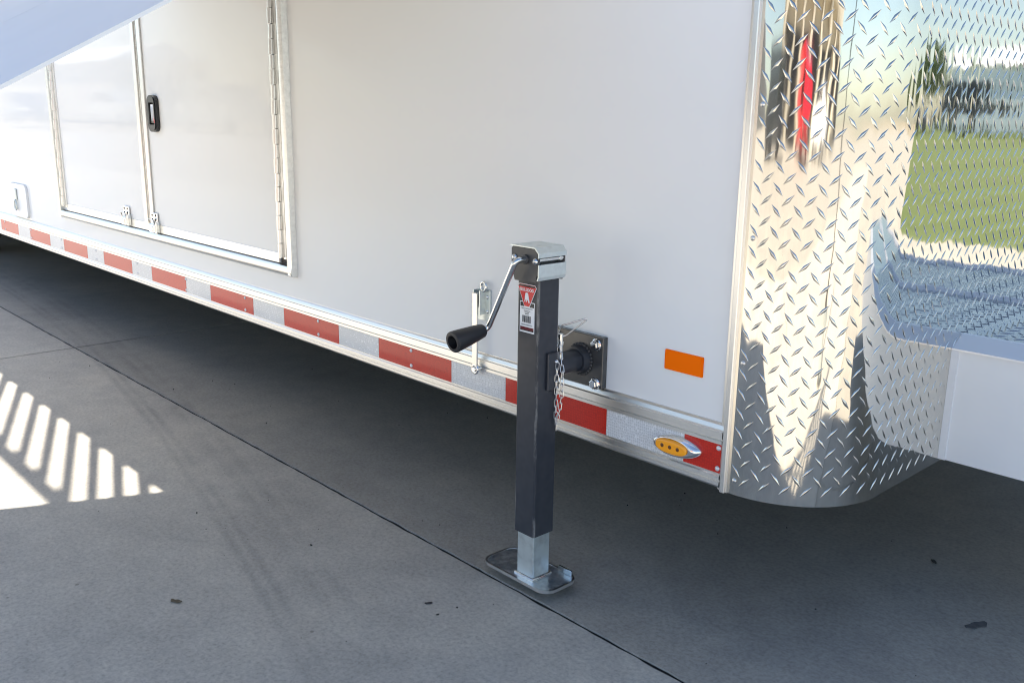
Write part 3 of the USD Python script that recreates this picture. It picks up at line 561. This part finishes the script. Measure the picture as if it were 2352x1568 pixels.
# ------------------------------------------------------------------ the lot around, seen in the reflections
def paint(name, c): return plain(name, c, 0.25, coat=0.6)
P_DARK, P_WHT, P_SIL, P_RED, P_BLUE = paint('car_dark', (.03, .035, .045)), paint('car_white', (.75, .75, .74)), paint('car_silver', (.42, .43, .44)), paint('car_red', (.5, .02, .03)), paint('car_blue', (.05, .08, .16))
def vehicle(name, label, cat, kind, paintm, loc, rz, group):
    v = thing(name, label, cat, group, loc=loc, rz=rz)
    if kind == 'van': body = [(-2.6, .35), (2.6, .35), (2.65, .9), (2.45, 1.15), (1.7, 1.95), (1.2, 2.1), (-2.55, 2.1), (-2.62, 1.0)]; wins = [[(1.35, 1.2), (2.25, 1.2), (1.65, 1.85), (1.35, 1.9)], [(.2, 1.2), (1.25, 1.2), (1.25, 1.9), (.2, 1.9)]]; ww = 1.0
    elif kind == 'suv': body = [(-2.3, .38), (2.3, .38), (2.35, .85), (2.2, 1.05), (1.05, 1.15), (.5, 1.7), (-1.9, 1.72), (-2.25, 1.1)]; wins = [[(-.45, 1.15), (.85, 1.15), (.42, 1.6), (-.45, 1.62)], [(-1.95, 1.15), (-.55, 1.15), (-.55, 1.62), (-1.75, 1.62)]]; ww = .93
    else: body = [(-2.8, .45), (2.75, .45), (2.8, .95), (2.65, 1.12), (1.35, 1.2), (.75, 1.82), (-.65, 1.84), (-.8, 1.2), (-2.78, 1.18)]; wins = [[(.25, 1.22), (1.2, 1.22), (.68, 1.72), (.25, 1.74)], [(-.7, 1.22), (.15, 1.22), (.15, 1.74), (-.58, 1.74)]]; ww = .95
    obj('body', ext_y(Polygon(body).buffer(-.06).buffer(.06, quad_segs=3), -ww, 2 * ww), paintm, v)
    for w in wins:
        for y in (-ww - .006, ww - .004): obj('window', ext_y(w, y, .010), GLASSK, v)
    for x in (-1.55, 1.55):
        for y in (-ww - .02, ww - .2):
            w = obj('wheel', lathe([(0, .15), (0, .28), (.03, .35), (.19, .35), (.22, .28), (.22, .15)], (x, y, .351), (0, 1, 0), 20), RUBBER, v, smooth=35)
            obj('rim', lathe([(-.004, .0001), (.02, .1), (-.004, .22)], (x, y, .351), (0, 1, 0), 16), ZINC, w)
    obj('headlight', bx(body[2][0] - .12, body[2][0] + .02, -ww + .06, -ww + .4, .72, .88, .02), CHROME, v); obj('headlight', bx(body[2][0] - .12, body[2][0] + .02, ww - .4, ww - .06, .72, .88, .02), CHROME, v)
    return v
G1 = 'vehicles parked across the lot behind the photographer'
vehicle('parked_van', 'dark blue-grey van across the lot, mirrored in the rounded tread plate corner', 'van', 'van', P_DARK, (-2.6, -15.5, 0), 8, G1)
vehicle('parked_car', 'white sport utility vehicle parked across the lot, left of the dark van', 'car', 'suv', P_WHT, (-44, -15.8, 0), 0, G1)
vehicle('pickup_truck', 'silver pickup parked across the lot near the beige building', 'truck', 'truck', P_SIL, (-33, -15.5, 0), 180, G1)
vehicle('parked_van', 'red van parked across the lot, right of the dark van', 'van', 'van', P_RED, (5.6, -16.5, 0), 84, G1)
vehicle('parked_car', 'dark sport utility vehicle farthest along the lot', 'car', 'suv', P_BLUE, (-57, -15.2, 0), 5, G1)
vehicle('pickup_truck', 'white pickup parked on the right of the lot', 'truck', 'truck', P_WHT, (12.5, -17.0, 0), 70, G1)
# far vehicles beyond the grass
G2 = 'vehicles in the row beyond the grass'
for k, (x, kd, pm, lb) in enumerate(((-16, 'van', P_DARK, 'dark van at the left end of the row beyond the grass'), (0, 'van', P_BLUE, 'blue van in the middle of the row beyond the grass'), (9, 'truck', P_DARK, 'dark pickup in the row beyond the grass'), (18, 'van', P_WHT, 'white van at the right of the row beyond the grass'), (27, 'suv', P_DARK, 'dark sport utility vehicle at the right end of the row beyond the grass'))):
    vehicle('parked_van' if kd == 'van' else 'pickup_truck' if kd == 'truck' else 'parked_car', lb, 'van' if kd == 'van' else 'truck' if kd == 'truck' else 'car', kd, pm, (x, 52, -.04), 12 * (k % 3 - 1), G2)
BEIGE = plain('beige_render', (0.55, 0.49, 0.38), 0.8, var=0.05, scale=.8); CREAM = plain('cream_column', (0.72, 0.66, 0.54), 0.7, var=0.04, scale=1); BAY = plain('dark_bay', (0.04, 0.042, 0.05), 0.6); METAL = plain('pale_siding', (0.62, 0.66, 0.68), 0.5, var=.04, scale=.4)
bl = thing('commercial_building', 'beige building with cream columns and dark bays across the lot', 'building', loc=(6, -24, 0))
obj('wall', bx(-10, 22, -12, -1.2, 0.001, 4.4), BEIGE, bl); rf = obj('roof', bx(-10.5, 22.5, -12.5, -.1, 4.401, 4.9), CREAM, bl)
for x in np.arange(-9, 21, 4.2):
    obj('column', bx(x - .35, x + .35, -.9, -.2, 0.001, 4.4, .03), CREAM, bl); obj('bay_door', bx(x + .7, x + 3.4, -1.199, -1.12, .01, 3.2), BAY, bl)
b2 = thing('commercial_building', 'tall beige gabled workshop at the far left of the lot', 'building', loc=(-72, -27, 0))
obj('wall', bx(-30, 4.5, -4, 3, 0.001, 4.2), BEIGE, b2); obj('roof', trimesh.convex.convex_hull(np.array([[x, y, z] for x in (-30.4, 4.9) for y, z in ((-4.4, 4.21), (3.4, 4.21), (-.5, 5.6))])), METAL, b2); obj('bay_door', bx(4.501, 4.56, -2, 1, .01, 3.2), BAY, b2)
b3 = thing('commercial_building', 'long pale metal building far beyond the grass', 'building', loc=(6, 78, -.05))
obj('wall', bx(-30, 26, 0, 14, 0, 5.2), METAL, b3); obj('roof', trimesh.convex.convex_hull(np.array([[x, y, z] for x in (-30.4, 26.4) for y, z in ((-.4, 5.21), (14.4, 5.21), (7, 7.2))])), METAL, b3)
for x in np.arange(-26, 24, 7): obj('bay_door', bx(x, x + 4, -.06, -.001, .01, 4), BAY, b3)
BARK = plain('bark', (0.10, 0.075, 0.05), 0.9); LEAVES = plain('foliage', (0.055, 0.095, 0.028), 0.7, var=.35, scale=1.2)
tree = thing('tree', 'leafy green tree in the line beyond the grass', 'tree', 'trees beyond the grass', loc=(-34, 62, -.05))
obj('trunk', [tube([(0, 0, 0), (.05, 0, 1.5), (0, .1, 3.2)], [.22, .17, .09], 9), tube([(.02, .05, 2), (.9, .3, 3.6)], [.09, .03], 6), tube([(.02, .05, 2.2), (-.8, -.2, 3.8)], [.09, .03], 6)], BARK, tree, smooth=60)
V = []
for k in range(2600):
    d = rng.normal(size=3); d /= np.linalg.norm(d); lobe = np.array([(0, 0, 4.2), (1.1, .4, 3.7), (-1.0, -.3, 3.9), (.2, -.9, 3.4), (-.2, .9, 4.6)])[k % 5]
    c = lobe + d * (1.05 + .35 * rng.random()) * np.array([1, 1, .8]); a, b3_ = rng.normal(size=3) * .16, rng.normal(size=3) * .16; V += [c, c + a, c + b3_]
obj('crown', trimesh.Trimesh(np.array(V), np.arange(len(V)).reshape(-1, 3), process=False), LEAVES, tree)
ORD = 'second third fourth fifth sixth seventh eighth ninth tenth eleventh last'.split()
tag(tree.GetPrim() if hasattr(tree, 'GetPrim') else tree, 'leafy green tree, first from the left in the line beyond the grass')
for k in range(11): dup(tree, (-28 + k * 9.2 + 3 * math.sin(k * 3.1), 60 + 4 * math.sin(k * 1.7), -.05), 37 * k, label=f'leafy green tree, {ORD[k]} from the left in the line beyond the grass' if k < 10 else 'leafy green tree at the right end of the line beyond the grass', scale=(1, 1, .85 + .3 * rng.random()))
